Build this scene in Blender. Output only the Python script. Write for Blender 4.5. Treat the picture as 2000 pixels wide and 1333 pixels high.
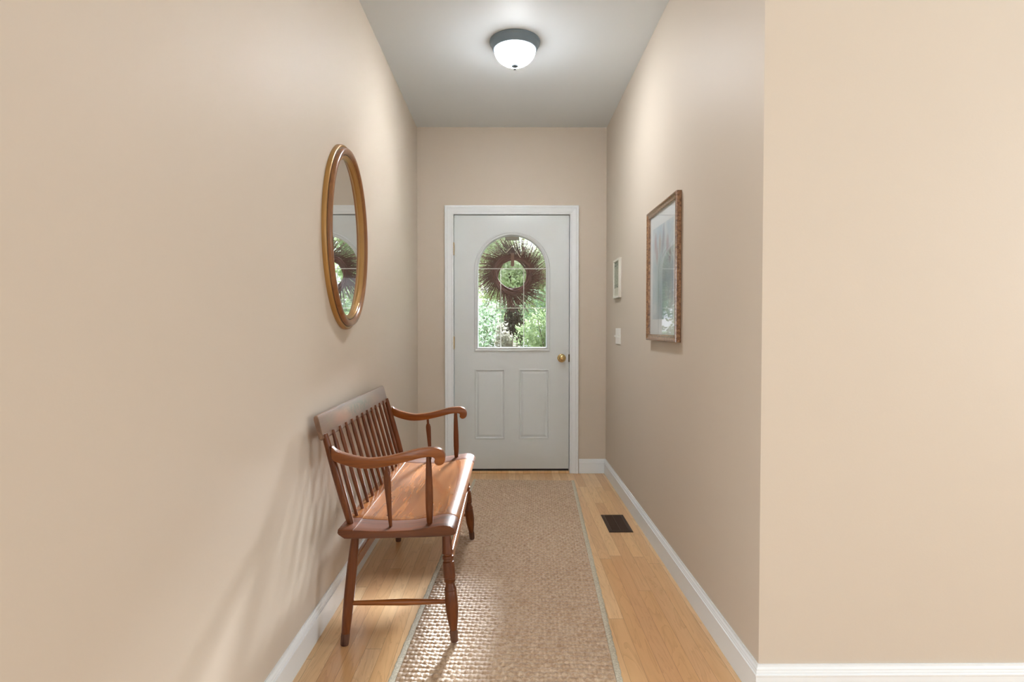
import bpy, bmesh, math, random
import numpy as np
from mathutils import Vector, Matrix
from mathutils.geometry import tessellate_polygon
S = bpy.context.scene
C = S.collection
for o in list(bpy.data.objects):
    bpy.data.objects.remove(o)
R = math.radians

# ------------------------------------------------------------------ camera, world, sun, exposure
cd = bpy.data.cameras.new('camera'); cam = bpy.data.objects.new('camera', cd); C.objects.link(cam)
cd.sensor_width = 36; cd.lens = 1100 / 2000 * 36; cd.clip_start = .05; cd.clip_end = 200
cam.location = (0, 0, 1.155); cam.rotation_euler = (R(90 - 1.276), 0, R(-0.365))
S.camera = cam
S.view_settings.view_transform = 'Standard'; S.view_settings.look = 'None'
S.view_settings.exposure = 0.1; S.view_settings.gamma = 1.0; S.view_settings.use_curve_mapping = False

W = bpy.data.worlds.new('sky'); S.world = W; W.use_nodes = True
wn = W.node_tree.nodes; wl = W.node_tree.links; wn.clear()
bg = wn.new('ShaderNodeBackground'); wo = wn.new('ShaderNodeOutputWorld')
bg.inputs[0].default_value = (.86, .93, 1.0, 1); bg.inputs[1].default_value = 1.5
wl.new(bg.outputs[0], wo.inputs[0])

def lamp(kind, name, loc, energy, color, aim=None, **kw):
    d = bpy.data.lights.new(name, kind); d.energy = energy; d.color = color
    for k, v in kw.items(): setattr(d, k, v)
    o = bpy.data.objects.new(name, d); C.objects.link(o); o.location = loc
    if aim is not None:
        o.rotation_euler = Vector(aim).to_track_quat('-Z', 'Y').to_euler()
    return o
lamp('SUN', 'sun', (0, 12, 6), 25.0, (.90, .95, 1.0), aim=(-.215, -1, -.45), angle=R(9))
lamp('AREA', 'added_fill_rear_left', (-1.95, -3.22, 1.55), 42, (.90, .96, 1.0), aim=(.25, 1, -.05), shape='RECTANGLE', size=2.0, size_y=1.5)  # unseen fill lamp added to brighten the hall's right wall
lamp('AREA', 'added_fill_rear_right', (2.2, -3.22, 1.55), 12, (.93, .97, 1.0), aim=(0, 1, 0), shape='RECTANGLE', size=2.2, size_y=1.5)  # weak soft fill added from behind, out of view
lamp('AREA', 'added_fill_side', (4.22, .5, 1.55), 64, (.93, .97, 1.0), aim=(-1, 0, 0), shape='RECTANGLE', size=1.6, size_y=1.5)  # added fill lamp for the left wall, source unseen
lamp('AREA', 'added_fill_left', (-3.42, -1.5, 1.55), 118, (.93, .97, 1.0), aim=(1, 0, 0), shape='RECTANGLE', size=2.2, size_y=1.5)  # strongest added fill, shining in from the unseen left bay

# ------------------------------------------------------------------ node material helpers
def srgb(r, g, b):
    f = lambda c: (c/255/12.92 if c/255 <= .04045 else ((c/255+.055)/1.055)**2.4)
    return (f(r), f(g), f(b), 1)
class NT:
    def __init__(s, name):
        s.m = bpy.data.materials.new(name); s.m.use_nodes = True
        s.t = s.m.node_tree; s.n = s.t.nodes; s.l = s.t.links
        s.b = s.n['Principled BSDF']
    def node(s, ty, **kw):
        n = s.n.new(ty)
        for k, v in kw.items(): setattr(n, k, v)
        return n
    def put(s, inp, v):
        if isinstance(v, bpy.types.NodeSocket): s.l.new(v, inp)
        elif v is not None:
            try: inp.default_value = v
            except Exception: inp.default_value = (*v, 1) if len(v) == 3 else v
    def co(s, kind='Object'):
        return s.node('ShaderNodeTexCoord').outputs[kind]
    def mapping(s, v, scale=(1,1,1), loc=(0,0,0)):
        n = s.node('ShaderNodeMapping'); s.put(n.inputs[0], v); n.inputs['Scale'].default_value = scale; n.inputs['Location'].default_value = loc
        return n.outputs[0]
    def noise(s, v, scale=5, detail=3, rough=.5, dist=0, out='Fac'):
        n = s.node('ShaderNodeTexNoise'); s.put(n.inputs['Vector'], v)
        n.inputs['Scale'].default_value = scale; n.inputs['Detail'].default_value = detail
        n.inputs['Roughness'].default_value = rough; n.inputs['Distortion'].default_value = dist
        return n.outputs[out]
    def math(s, op, a, b=None, c=None, clamp=False):
        n = s.node('ShaderNodeMath', operation=op, use_clamp=clamp)
        s.put(n.inputs[0], a)
        if b is not None: s.put(n.inputs[1], b)
        if c is not None: s.put(n.inputs[2], c)
        return n.outputs[0]
    def ramp(s, f, stops):
        n = s.node('ShaderNodeValToRGB'); s.put(n.inputs[0], f)
        e = n.color_ramp.elements
        while len(e) < len(stops): e.new(.5)
        for el, (p, c) in zip(e, stops): el.position = p; el.color = c
        return n.outputs[0]
    def mix(s, f, a, b, mode='MIX'):
        n = s.node('ShaderNodeMix', data_type='RGBA', blend_type=mode)
        s.put(n.inputs[0], f); s.put(n.inputs[6], a); s.put(n.inputs[7], b)
        return n.outputs[2]
    def sep(s, v):
        n = s.node('ShaderNodeSeparateXYZ'); s.put(n.inputs[0], v); return n.outputs
    def comb(s, x, y, z):
        n = s.node('ShaderNodeCombineXYZ'); s.put(n.inputs[0], x); s.put(n.inputs[1], y); s.put(n.inputs[2], z); return n.outputs[0]
    def bump(s, h, strength=.2, dist=.01):
        n = s.node('ShaderNodeBump'); s.put(n.inputs['Height'], h)
        n.inputs['Strength'].default_value = strength; n.inputs['Distance'].default_value = dist
        s.l.new(n.outputs[0], s.b.inputs['Normal'])
    def ell(s, a, b, ca, cb, ra, rb, soft=.25):     # soft ellipse mask on two coordinates
        da = s.math('DIVIDE', s.math('SUBTRACT', a, ca), ra); db = s.math('DIVIDE', s.math('SUBTRACT', b, cb), rb)
        r = s.math('SQRT', s.math('ADD', s.math('MULTIPLY', da, da), s.math('MULTIPLY', db, db)))
        return s.math('DIVIDE', s.math('SUBTRACT', 1 + soft, r), 2*soft, clamp=True)
    def set(s, **kw):
        for k, v in kw.items(): s.put(s.b.inputs[k.replace('_', ' ')], v)
        return s.m

def simple(name, col, rough=.5, metal=0, coat=0, bump=0, bscale=60, var=0):
    t = NT(name); c = t.co()
    if var:
        f = t.noise(c, 7, 3)
        col2 = tuple(min(1, x*(1+var)) for x in col[:3]) + (1,); col1 = tuple(x*(1-var) for x in col[:3]) + (1,)
        t.put(t.b.inputs['Base Color'], t.mix(f, col1, col2))
    else: t.put(t.b.inputs['Base Color'], col)
    t.set(Roughness=rough, Metallic=metal, Coat_Weight=coat, Coat_Roughness=.12)
    if bump: t.bump(t.noise(c, bscale, 3), bump, .002)
    return t.m

def wall_mat(name, col):
    t = NT(name); c = t.co()
    f = t.noise(c, 1.3, 2)
    t.set(Base_Color=t.mix(f, tuple(x*.985 for x in col[:3])+(1,), tuple(min(1,x*1.015) for x in col[:3])+(1,)), Roughness=.55)
    t.b.inputs['Specular IOR Level'].default_value = .35
    t.bump(t.noise(c, 170, 2), .10, .0015)
    return t.m
M = {}
M['wall'] = wall_mat('beige_wall_paint', (.630, .558, .470, 1))
M['ceiling'] = wall_mat('ceiling_paint', (.84, .91, .97, 1))
M['trim'] = simple('white_trim_paint', (.86, .91, .94, 1), .33)
M['door'] = simple('white_door_paint', (.72, .775, .79, 1), .42, bump=.06, bscale=120)
M['lite'] = simple('white_glazing_frame', (.68, .73, .745, 1), .4)

def floor_mat():
    t = NT('oak_plank_floor'); c = t.co(); x, y, z = t.sep(c)
    w = .0572
    px = t.math('DIVIDE', x, w); ix = t.math('FLOOR', px); fx = t.math('FRACT', px)
    wn_ = t.node('ShaderNodeTexWhiteNoise', noise_dimensions='1D'); t.put(wn_.inputs['W'], ix)
    off = t.math('MULTIPLY', wn_.outputs['Value'], 7.3)
    py = t.math('ADD', t.math('DIVIDE', y, 1.25), off); iy = t.math('FLOOR', py); fy = t.math('FRACT', py)
    w2 = t.node('ShaderNodeTexWhiteNoise', noise_dimensions='2D'); t.put(w2.inputs['Vector'], t.comb(ix, iy, 0.0))
    rnd = w2.outputs['Value']
    gv = t.comb(t.math('MULTIPLY', x, 38), t.math('MULTIPLY', y, 2.2), t.math('MULTIPLY', rnd, 40))
    g = t.noise(gv, 1.0, 5, .6, .8)
    gv2 = t.comb(t.math('MULTIPLY', x, 14), t.math('MULTIPLY', y, 1.3), t.math('MULTIPLY', rnd, 17))
    g2 = t.noise(gv2, 1.0, 3, .5, 1.8)
    wv = t.math('FRACT', t.math('MULTIPLY', g2, 7))
    base = t.ramp(rnd, [(0, srgb(222,176,124)), (.3, srgb(238,200,148)), (.65, srgb(248,216,170)), (1, srgb(212,162,112))])
    c1 = t.mix(t.math('MULTIPLY', g, .5), base, srgb(184,132,86))
    c2 = t.mix(t.math('MULTIPLY', t.math('POWER', wv, 4), .30), c1, srgb(158,108,66))
    e1 = t.math('LESS_THAN', t.math('MINIMUM', fx, t.math('SUBTRACT', 1, fx)), .012)
    e2 = t.math('LESS_THAN', t.math('MINIMUM', fy, t.math('SUBTRACT', 1, fy)), .0009)
    e = t.math('MAXIMUM', e1, e2)
    c3 = t.mix(t.math('MULTIPLY', e, .5), c2, srgb(96,60,34))
    t.set(Base_Color=c3, Roughness=t.math('ADD', .26, t.math('MULTIPLY', g, .12)), Coat_Weight=.35, Coat_Roughness=.22)
    t.bump(t.math('SUBTRACT', t.math('MULTIPLY', g, .3), e), .12, .0012)
    return t.m
M['floor'] = floor_mat()

def wood_mat(name, dark, mid, axis=1, rough=.3, coat=.5, scale=1.0, lo=.3, hi=.72):
    t = NT(name); c = t.co()
    sc = [30*scale]*3; sc[axis] = 2.4*scale
    g = t.noise(t.mapping(c, sc), 1.0, 5, .6, 1.2)
    t.set(Base_Color=t.ramp(g, [(lo, dark), (hi, mid)]), Roughness=rough, Coat_Weight=coat, Coat_Roughness=.18)
    t.bump(g, .05, .001)
    if coat < .4: t.b.inputs['Specular IOR Level'].default_value = .35
    return t.m
M['bench_y'] = wood_mat('varnished_maple_lengthwise', srgb(112,62,26), srgb(168,106,52), 1, .27, .5)
M['bench_z'] = wood_mat('varnished_maple_turned', srgb(80,38,10), srgb(124,66,22), 2, .38, .2)
M['bench_x'] = wood_mat('varnished_maple_crosswise', srgb(72,36,14), srgb(118,62,26), 0, .38, .25)
M['arm'] = wood_mat('varnished_maple_arm', srgb(112,58,18), srgb(154,90,34), 0, .33, .3)
M['cap'] = wood_mat('worn_leg_tip', srgb(66,38,28), srgb(118,84,66), 2, .6, 0)
M['mirror_wood'] = wood_mat('mirror_walnut', srgb(122,78,40), srgb(158,108,60), 2, .3, .5)
M['mirror_gold'] = simple('antique_gold_paint', srgb(176,136,76), .36, .35, coat=.3, var=.12)
M['mirror_dark'] = simple('dark_groove', srgb(52,34,18), .5)
M['mirror'] = simple('mirror_silver', (.9, .9, .9, 1), .015, 1)
M['brass'] = simple('polished_brass', srgb(214,188,134), .24, 1)
M['pewter'] = simple('pewter_metal', srgb(118,136,150), .42, .2)
M['dark_metal'] = simple('dark_bronze_metal', srgb(62,46,34), .5, .6)
M['black'] = simple('dark_gap_black', srgb(30,26,22), .8)
M['switch'] = simple('switch_plastic', (.90, .90, .86, 1), .35)
M['white_frame'] = simple('white_painted_frame', (.74, .73, .66, 1), .5)

def thin_glass(name, tint=(1,1,1,1), glossy=1.0):
    t = NT(name); t.n.remove(t.b)
    tr = t.node('ShaderNodeBsdfTransparent'); tr.inputs[0].default_value = tint
    gl = t.node('ShaderNodeBsdfGlossy'); gl.inputs['Roughness'].default_value = .01
    fr = t.node('ShaderNodeFresnel'); ge = t.node('ShaderNodeNewGeometry')     # both faces of the pane reflect like the outer one
    t.l.new(t.math('ADD', 1.45, t.math('MULTIPLY', ge.outputs['Backfacing'], 1/1.45-1.45)), fr.inputs[0])
    mx = t.node('ShaderNodeMixShader'); t.l.new(fr.outputs[0], mx.inputs[0]); t.l.new(tr.outputs[0], mx.inputs[1]); t.l.new(gl.outputs[0], mx.inputs[2])
    t.l.new(mx.outputs[0], t.n['Material Output'].inputs[0])
    return t.m
M['glass'] = thin_glass('window_glass')

def lampglass():
    t = NT('lit_alabaster_glass'); c = t.co()
    f = t.noise(c, 9, 3, .5, 1.5); x, y, z = t.sep(c)
    dn = t.math('DIVIDE', t.math('SUBTRACT', -.044, z), .089, clamp=True)      # the bulbs shine mostly through the bottom of the bowl
    t.set(Base_Color=(.9,.9,.9,1), Roughness=.3, Emission_Color=t.mix(f, (.93,.96,1,1), (.97,.985,1,1)), Emission_Strength=t.math('ADD', 5.5, t.math('MULTIPLY', t.math('POWER', dn, 3.1), 400.0)))
    return t.m
M['lampglass'] = lampglass()

# ------------------------------------------------------------------ geometry helpers
OFF = {}
def base(name, loc, label=None, cat=None, group=None, kind=None):
    o = bpy.data.objects.new(name, None); C.objects.link(o); o.location = loc; o.empty_display_size = .1
    OFF[o.name] = Vector(loc); return tag(o, label, cat, group, kind)
def tag(o, label=None, cat=None, group=None, kind=None):
    if label: o['label'] = label
    if cat: o['category'] = cat
    if group: o['group'] = group
    if kind: o['kind'] = kind
    return o
def mesh(name, v, f, mat, parent=None, smooth=False, mats=None, midx=None, angle=None):
    off = OFF[parent.name] if parent else Vector((0,0,0))
    me = bpy.data.meshes.new(name)
    me.from_pydata([tuple(Vector(p)-off) for p in v], [], [tuple(x) for x in f])
    bm = bmesh.new(); bm.from_mesh(me); bmesh.ops.recalc_face_normals(bm, faces=bm.faces); bm.to_mesh(me); bm.free()
    for m_ in (mats or [mat]): me.materials.append(m_)
    if midx: me.polygons.foreach_set('material_index', midx)
    if smooth: me.polygons.foreach_set('use_smooth', [True]*len(me.polygons))
    if smooth and angle: 
        try: me.set_sharp_from_angle(angle=R(angle))
        except Exception: pass
    me.update()
    o = bpy.data.objects.new(name, me); C.objects.link(o)
    if parent: o.parent = parent
    OFF[o.name] = off
    return o
class MB:
    def __init__(s): s.v = []; s.f = []
    def add(s, v, f):
        n = len(s.v); s.v += [tuple(p) for p in v]; s.f += [tuple(i+n for i in q) for q in f]; return s
    def box(s, x0, y0, z0, x1, y1, z1):
        v = [(x,y,z) for x in (x0,x1) for y in (y0,y1) for z in (z0,z1)]
        return s.add(v, [(0,1,3,2),(4,6,7,5),(0,4,5,1),(2,3,7,6),(0,2,6,4),(1,5,7,3)])
    def build(s, name, mat, parent=None, **kw): return mesh(name, s.v, s.f, mat, parent, **kw)
def frame_axes(d):
    d = Vector(d).normalized(); a = Vector((0,1,0)) if abs(d.y) < .9 else Vector((1,0,0))
    u = d.cross(a).normalized(); return u, d.cross(u).normalized()
def turned(mb, p0, p1, prof, seg=20, ax=None, flat=(1,1)):
    """solid of revolution from p0 to p1, prof = [(t, r)]; ax / flat flatten it"""
    p0 = Vector(p0); p1 = Vector(p1); d = p1-p0
    if ax: 
        v = Vector(ax); v = (v - d*(v.dot(d)/d.dot(d))).normalized(); u = d.cross(v).normalized()
    else: u, v = frame_axes(d)
    vs = []; fs = []
    for t, r in prof:
        rr = r if isinstance(r, tuple) else (r, r)
        for k in range(seg):
            a = 2*math.pi*k/seg
            vs.append(p0 + d*t + u*math.cos(a)*rr[0]*flat[0] + v*math.sin(a)*rr[1]*flat[1])
    n = len(prof)
    for i in range(n-1):
        for k in range(seg):
            k2 = (k+1) % seg; fs.append((i*seg+k, i*seg+k2, (i+1)*seg+k2, (i+1)*seg+k))
    fs.append(tuple(range(seg-1, -1, -1))); fs.append(tuple((n-1)*seg+k for k in range(seg)))
    return mb.add(vs, fs)
def tube(mb, pts, r, seg=6, r1=None):
    pts = [Vector(p) for p in pts]; vs = []; fs = []; n = len(pts)
    for i, p in enumerate(pts):
        d = pts[min(i+1,n-1)] - pts[max(i-1,0)]; u, v = frame_axes(d)
        rr = r if r1 is None else r + (r1-r)*i/(n-1)
        for k in range(seg):
            a = 2*math.pi*k/seg; vs.append(p + u*math.cos(a)*rr + v*math.sin(a)*rr)
    for i in range(n-1):
        for k in range(seg):
            k2 = (k+1) % seg; fs.append((i*seg+k, i*seg+k2, (i+1)*seg+k2, (i+1)*seg+k))
    fs.append(tuple(range(seg-1,-1,-1))); fs.append(tuple((n-1)*seg+k for k in range(seg)))
    return mb.add(vs, fs)
def sweep_rings(path, prof, to3, closed=False, nsign=1):
    """path: 2D points; prof: (offset along in-plane normal, height); to3(a, b, h) -> 3D"""
    n = len(path); P = [Vector(p) for p in path]; rings = []
    for i in range(n):
        if closed: a = P[i-1]; b = P[(i+1) % n]
        else: a = P[i-1] if i > 0 else None; b = P[i+1] if i < n-1 else None
        d1 = (P[i]-a).normalized() if a is not None else None
        d2 = (b-P[i]).normalized() if b is not None else None
        if d1 is None: d1 = d2
        if d2 is None: d2 = d1
        n1 = Vector((-d1.y, d1.x)); n2 = Vector((-d2.y, d2.x)); m = n1+n2
        m = m / (m.dot(n1)) * nsign
        rings.append([to3(P[i].x + m.x*u, P[i].y + m.y*u, h) for u, h in prof])
    return rings
def loft(rings, closed_path=False, closed_prof=True, caps=True):
    m = len(rings[0]); v = [p for r in rings for p in r]; f = []
    n = len(rings); rng = range(n if closed_path else n-1)
    for i in rng:
        j = (i+1) % n
        for k in range(m if closed_prof else m-1):
            k2 = (k+1) % m; f.append((i*m+k, i*m+k2, j*m+k2, j*m+k))
    if caps and not closed_path and closed_prof:
        f.append(tuple(range(m-1,-1,-1))); f.append(tuple((n-1)*m+k for k in range(m)))
    return v, f
def smooth_line(pts, n=4, closed=True):
    P = [Vector(p) for p in pts]; out = []; L = len(P)
    for i in range(L if closed else L-1):
        if closed: p0, p1, p2, p3 = P[i-1], P[i], P[(i+1)%L], P[(i+2)%L]
        else: p0, p1, p2, p3 = P[max(i-1,0)], P[i], P[i+1], P[min(i+2,L-1)]
        for k in range(n):
            t = k/n
            out.append(.5*((2*p1)+(p2-p0)*t+(2*p0-5*p1+4*p2-p3)*t*t+(3*p1-p0-3*p2+p3)*t**3))
    if not closed: out.append(P[-1])
    return out
def plate(outlines, y0, y1, bev, to3, name, mat, parent):
    """flat board with holes: outlines[0] outer, rest holes; thickness y0..y1, rounded by bev"""
    polys = [[Vector((p[0], p[1], 0)) for p in o] for o in outlines]
    def area(o): return sum(o[i].x*o[(i+1)%len(o)].y - o[(i+1)%len(o)].x*o[i].y for i in range(len(o)))/2
    v = []; f = []
    for q, o in enumerate(polys):
        if (area(o) < 0) == (q == 0): o.reverse()
    def inset(o, d):
        n = len(o); out = []
        for i in range(n):
            d1 = (o[i]-o[i-1]).normalized(); d2 = (o[(i+1)%n]-o[i]).normalized()
            n1 = Vector((-d1.y, d1.x, 0)); n2 = Vector((-d2.y, d2.x, 0)); m = n1+n2
            m = m / max(m.dot(n1), .3); out.append(o[i] + m*d)
        return out
    steps = [(0, bev), (bev*.3, bev*.3), (bev, 0)] if bev else [(0, 0)]
    levels = [(ins, y0+dep) for ins, dep in reversed([(a, b) for b, a in [(s_[1], s_[0]) for s_ in steps]])]
    # levels: from front cap ring outward, then back
    seq = [(st[0], y0+st[1]) for st in reversed(steps)] + [(st[0], y1-st[1]) for st in steps]
    idx = {}
    for q, o in enumerate(polys):
        rings = [inset(o, ins) if ins else o for ins, _ in seq]
        b0 = len(v); n = len(o)
        for r_, (ins, y) in zip(rings, seq): v += [to3(p.x, p.y, y) for p in r_]
        for i in range(len(seq)-1):
            for k in range(n):
                k2 = (k+1)%n; f.append((b0+i*n+k, b0+i*n+k2, b0+(i+1)*n+k2, b0+(i+1)*n+k))
        idx[q] = (b0, n, len(seq))
    capr = [inset(o, seq[0][0]) if seq[0][0] else o for o in polys]
    tri = tessellate_polygon(capr)
    flat_front = []; flat_back = []
    for q in range(len(polys)):
        b0, n, L = idx[q]; flat_front += [b0+k for k in range(n)]; flat_back += [b0+(L-1)*n+k for k in range(n)]
    for t_ in tri:
        f.append(tuple(flat_front[i] for i in t_)); f.append(tuple(flat_back[i] for i in reversed(t_)))
    return mesh(name, v, f, mat, parent, smooth=True, angle=35)
def bevel_obj(o, w, seg=2):
    m = o.modifiers.new('bevel', 'BEVEL'); m.width = w; m.segments = seg; m.limit_method = 'ANGLE'; m.angle_limit = R(40); return o

# ------------------------------------------------------------------ the room
XL, XR, YB, YC, H = -.72, .776, 4.47, 1.72, 2.74
YR, XF = -3.1, 4.1                    # rear wall and far side wall of the room behind the camera
T = .12
struct = lambda o: tag(o, kind='structure')
XO, YO = -3.3, .72  # unseen left bay, opened so the added fill reaches the right wall
struct(MB().box(XO-T, YR-T, -.1, XF+T, YB+.16, 0).build('floor', M['floor']))
struct(MB().box(XO-T, YR-T, H, XF+T, YB+.16, H+.1).build('ceiling', M['ceiling']))
struct(MB().box(XL-T, YO, 0, XL, YB+.16, H).build('wall_left', M['wall']))
struct(MB().box(XO-T, YO, 0, XL-T, YO+T, H).build('wall_far_left', M['wall']))
OX0, OX1, OZ = -.437, .490, 2.059     # door opening
struct(MB().box(XL, YB, 0, OX0, YB+.16, H).box(OX1, YB, 0, XR+T, YB+.16, H).box(OX0, YB, OZ, OX1, YB+.16, H).build('wall_back', M['wall']))
struct(MB().box(XR, YC, 0, XR+T, YB, H).build('wall_right', M['wall']))
struct(MB().box(XR+T, YC, 0, XF+T, YC+T, H).build('wall_corner', M['wall']))
def wall_with_window(name, fixed, t, a0, a1, w0, w1, z0, z1, axis):
    b = MB()
    for (p0, p1, q0, q1) in ((a0, w0, 0, H), (w1, a1, 0, H), (w0, w1, 0, z0), (w0, w1, z1, H)):
        if axis == 'x': b.box(p0, fixed-t, q0, p1, fixed, q1)
        else: b.box(fixed, p0, q0, fixed+t, p1, q1)
    return struct(b.build(name, M['wall']))
b = MB()
for (x0_, x1_, z0_, z1_) in ((XO, -2.95, 0, H), (-.95, 1.1, 0, H), (3.3, XF, 0, H), (-2.95, -.95, 0, .8), (-2.95, -.95, 2.3, H), (1.1, 3.3, 0, .8), (1.1, 3.3, 2.3, H)): b.box(x0_, YR-T, z0_, x1_, YR, z1_)
struct(b.build('wall_rear', M['wall']))
w4 = base('added_window_4', (-1.95, YR-.05, .8), kind='structure')  # out-of-view window added to send light onto the right wall
b = MB()
for x0, x1, z0, z1 in ((-2.95,-2.89,.8,2.3),(-1.01,-.95,.8,2.3),(-2.89,-1.01,.8,.86),(-2.89,-1.01,2.24,2.3),(-1.98,-1.92,.86,2.24),(-2.89,-1.01,1.53,1.57)):
    b.box(x0, YR-.08, z0, x1, YR-.03, z1)
b.build('window_frame', M['trim'], w4); MB().box(-2.89, YR-.06, .86, -1.01, YR-.056, 2.24).build('pane', M['glass'], w4)
wall_with_window('wall_side', XF, T, YR-T, YC, -.3, 1.3, .8, 2.3, 'y')
b = MB()
for (y0_, y1_, z0_, z1_) in ((YR-T, -2.6, 0, H), (-.4, YO, 0, H), (-2.6, -.4, 0, .8), (-2.6, -.4, 2.3, H)): b.box(XO-T, y0_, z0_, XO, y1_, z1_)
struct(b.build('wall_outer_left', M['wall']))
w3 = base('added_window_3', (XO-.05, -1.5, .8), kind='structure')  # invented window in the unseen bay, there for the right wall's light
b = MB()
for y0, y1, z0, z1 in ((-2.6,-2.54,.8,2.3),(-.46,-.4,.8,2.3),(-2.54,-.46,.8,.86),(-2.54,-.46,2.24,2.3),(-1.53,-1.47,.86,2.24),(-2.54,-.46,1.53,1.57)):
    b.box(XO-.08, y0, z0, XO-.03, y1, z1)
b.build('window_frame', M['trim'], w3); MB().box(XO-.06, -2.54, .86, XO-.056, -.46, 2.24).build('pane', M['glass'], w3)
w1 = base('window_1', (2.2, YR-.05, .8), kind='structure')
b = MB()
for x0, x1, z0, z1 in ((1.1,1.16,.8,2.3),(3.24,3.3,.8,2.3),(1.16,3.24,.8,.86),(1.16,3.24,2.24,2.3),(2.17,2.23,.86,2.24),(1.16,3.24,1.53,1.57)):
    b.box(x0, YR-.08, z0, x1, YR-.03, z1)
b.build('window_frame', M['trim'], w1); MB().box(1.16, YR-.06, .86, 3.24, YR-.056, 2.24).build('pane', M['glass'], w1)
w2 = base('window_2', (XF+.05, .5, .8), kind='structure')
b = MB()
for y0, y1, z0, z1 in ((-.3,-.24,.8,2.3),(1.24,1.3,.8,2.3),(-.24,1.24,.8,.86),(-.24,1.24,2.24,2.3),(-.24,1.24,1.53,1.57)):
    b.box(XF+.03, y0, z0, XF+.08, y1, z1)
b.build('window_frame', M['trim'], w2); MB().box(XF+.056, -.24, .86, XF+.06, 1.24, 2.24).build('pane', M['glass'], w2)

# baseboards: stepped colonial profile (thickness, height)
BB = [(0,0),(.0140,0),(.0140,.080),(.0155,.083),(.0155,.087),(.0120,.089),(.0120,.094),(.0100,.098),(.0100,.102),(.0060,.108),(.0055,.114),(0,.114)]
def bboard(path, names):
    rings = sweep_rings(path, BB, lambda a, b_, h: (a, b_, h), nsign=1)
    for i, nm in enumerate(names):
        if nm is None: continue
        v, f = loft(rings[i:i+2]); struct(mesh(nm, v, f, M['trim']))
def bboard2(path, names):
    rings = sweep_rings(path, BB, lambda a, b_, h: (a, b_, h), nsign=-1)
    for i, nm in enumerate(names):
        v, f = loft(rings[i:i+2]); struct(mesh(nm, v, f, M['trim']))
bboard2([(.561, YB), (XR, YB), (XR, YC), (XF, YC)], ['baseboard_back', 'baseboard_right', 'baseboard_corner'])
bboard2([(XL, YO), (XL, YB), (-.508, YB)], ['baseboard_left', 'baseboard_back_left'])

# door casing (trim_1): swept around the opening, profile from the inner edge outwards
CP = [(0,0),(0,.008),(.003,.0105),(.012,.0115),(.016,.0095),(.020,.0115),(.046,.0165),(.050,.0145),(.054,.0175),(.066,.0180),(.069,.0165),(.070,0)]
ci = .0035
rings = sweep_rings([(OX0+ci,0),(OX0+ci,OZ-ci),(OX1-ci,OZ-ci),(OX1-ci,0)], CP, lambda a, b_, h: (a, YB-h, b_), nsign=1)
v, f = loft(rings); struct(mesh('trim_1', v, f, M['trim']))
# jamb and stop
b = MB().box(OX0, YB, 0, OX0+.0035, YB+.16, OZ).box(OX1-.0035, YB, 0, OX1, YB+.16, OZ).box(OX0+.0035, YB, OZ-.0035, OX1-.0035, YB+.16, OZ)
b.box(OX0+.0035, YB+.052, 0, OX0+.018, YB+.065, OZ-.0035).box(OX1-.018, YB+.052, 0, OX1-.0035, YB+.065, OZ-.0035).box(OX0+.018, YB+.052, OZ-.018, OX1-.018, YB+.065, OZ-.0035)
struct(b.build('trim_2', M['lite']))
struct(bevel_obj(MB().box(OX0+.0036, YB-.012, 0, OX1-.0036, YB+.16, .018).build('trim_3', M['bench_x'] if False else M['floor']), .004))

# ------------------------------------------------------------------ the door
D0, D1 = YB+.004, YB+.048
SX0, SX1, SZ0, SZ1 = -.429, .482, .034, 2.050
door = base('door_1', ((SX0+SX1)/2, (D0+D1)/2, SZ0), kind='structure')
AX, AZs, AZb, AR = .030, 1.622, 1.0045, .270
def arch(r, zb, n=28):
    pts = [(AX-r, zb), (AX+r, zb)]
    for k in range(n+1):
        a = math.pi*k/n; pts.append((AX+r*math.cos(a), AZs+r*math.sin(a)))
    return pts
P1 = (-.260, -.037, .281, .822); P2 = (.0915, .316, .281, .822)
rect = lambda x0, x1, z0, z1: [(x0,z0),(x1,z0),(x1,z1),(x0,z1)]
plate([rect(SX0,SX1,SZ0,SZ1), arch(.286, .9885), rect(*P1), rect(*P2)], D0, D1, .0012, lambda a, b_, y: (a, y, b_), 'slab', M['door'], door)
for P in (P1, P2):
    rs = []
    for ins, dep in ((-.008,.0),(-.006,-.003),(-.001,-.0035),(.0,0),(.003,.007),(.008,.0085),(.011,.0085),(.024,.0025),(.027,.0020)):
        rs.append([(x, D0+dep, z) for x, z in rect(P[0]+ins, P[1]-ins, P[2]+ins, P[3]-ins)])
    v, f = loft(rs, caps=False); f.append(tuple(len(v)-4+k for k in range(4)))
    # back closing
    mesh('panel', v, f, M['door'], door)
# glazing frame
GP = [(0,.012),(0,-.006),(.003,-.010),(.009,-.011),(.013,-.008),(.018,-.010),(.022,-.0125),(.027,-.0115),(.031,-.002),(.031,.001),(.016,.001),(.016,.012)]
rings = sweep_rings(arch(AR, AZb, 40), GP, lambda a, b_, h: (a, D0+h, b_), closed=True, nsign=-1)
v, f = loft(rings, closed_path=True); mesh('glazing_frame', v, f, M['lite'], door)
rings = sweep_rings(arch(AR, AZb, 40), [(0,.032),(0,.050),(.03,.053),(.031,.044),(.016,.044),(.016,.032)], lambda a, b_, h: (a, D0+h, b_), closed=True, nsign=-1)
v, f = loft(rings, closed_path=True); mesh('outer_glazing_frame', v, f, M['lite'], door)
a_ = arch(AR+.014, AZb-.014, 40)
n_ = len(a_); v = [(x, D0+.014, z) for x, z in a_]+[(x, D0+.017, z) for x, z in a_]
f = [tuple(range(n_)), tuple(range(2*n_-1, n_-1, -1))]+[(k, (k+1)%n_, n_+(k+1)%n_, n_+k) for k in range(n_)]
mesh('pane', v, f, M['glass'], door)
gb = MB(); gw = .0026; gy0, gy1 = D0+.020, D0+.026
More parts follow.
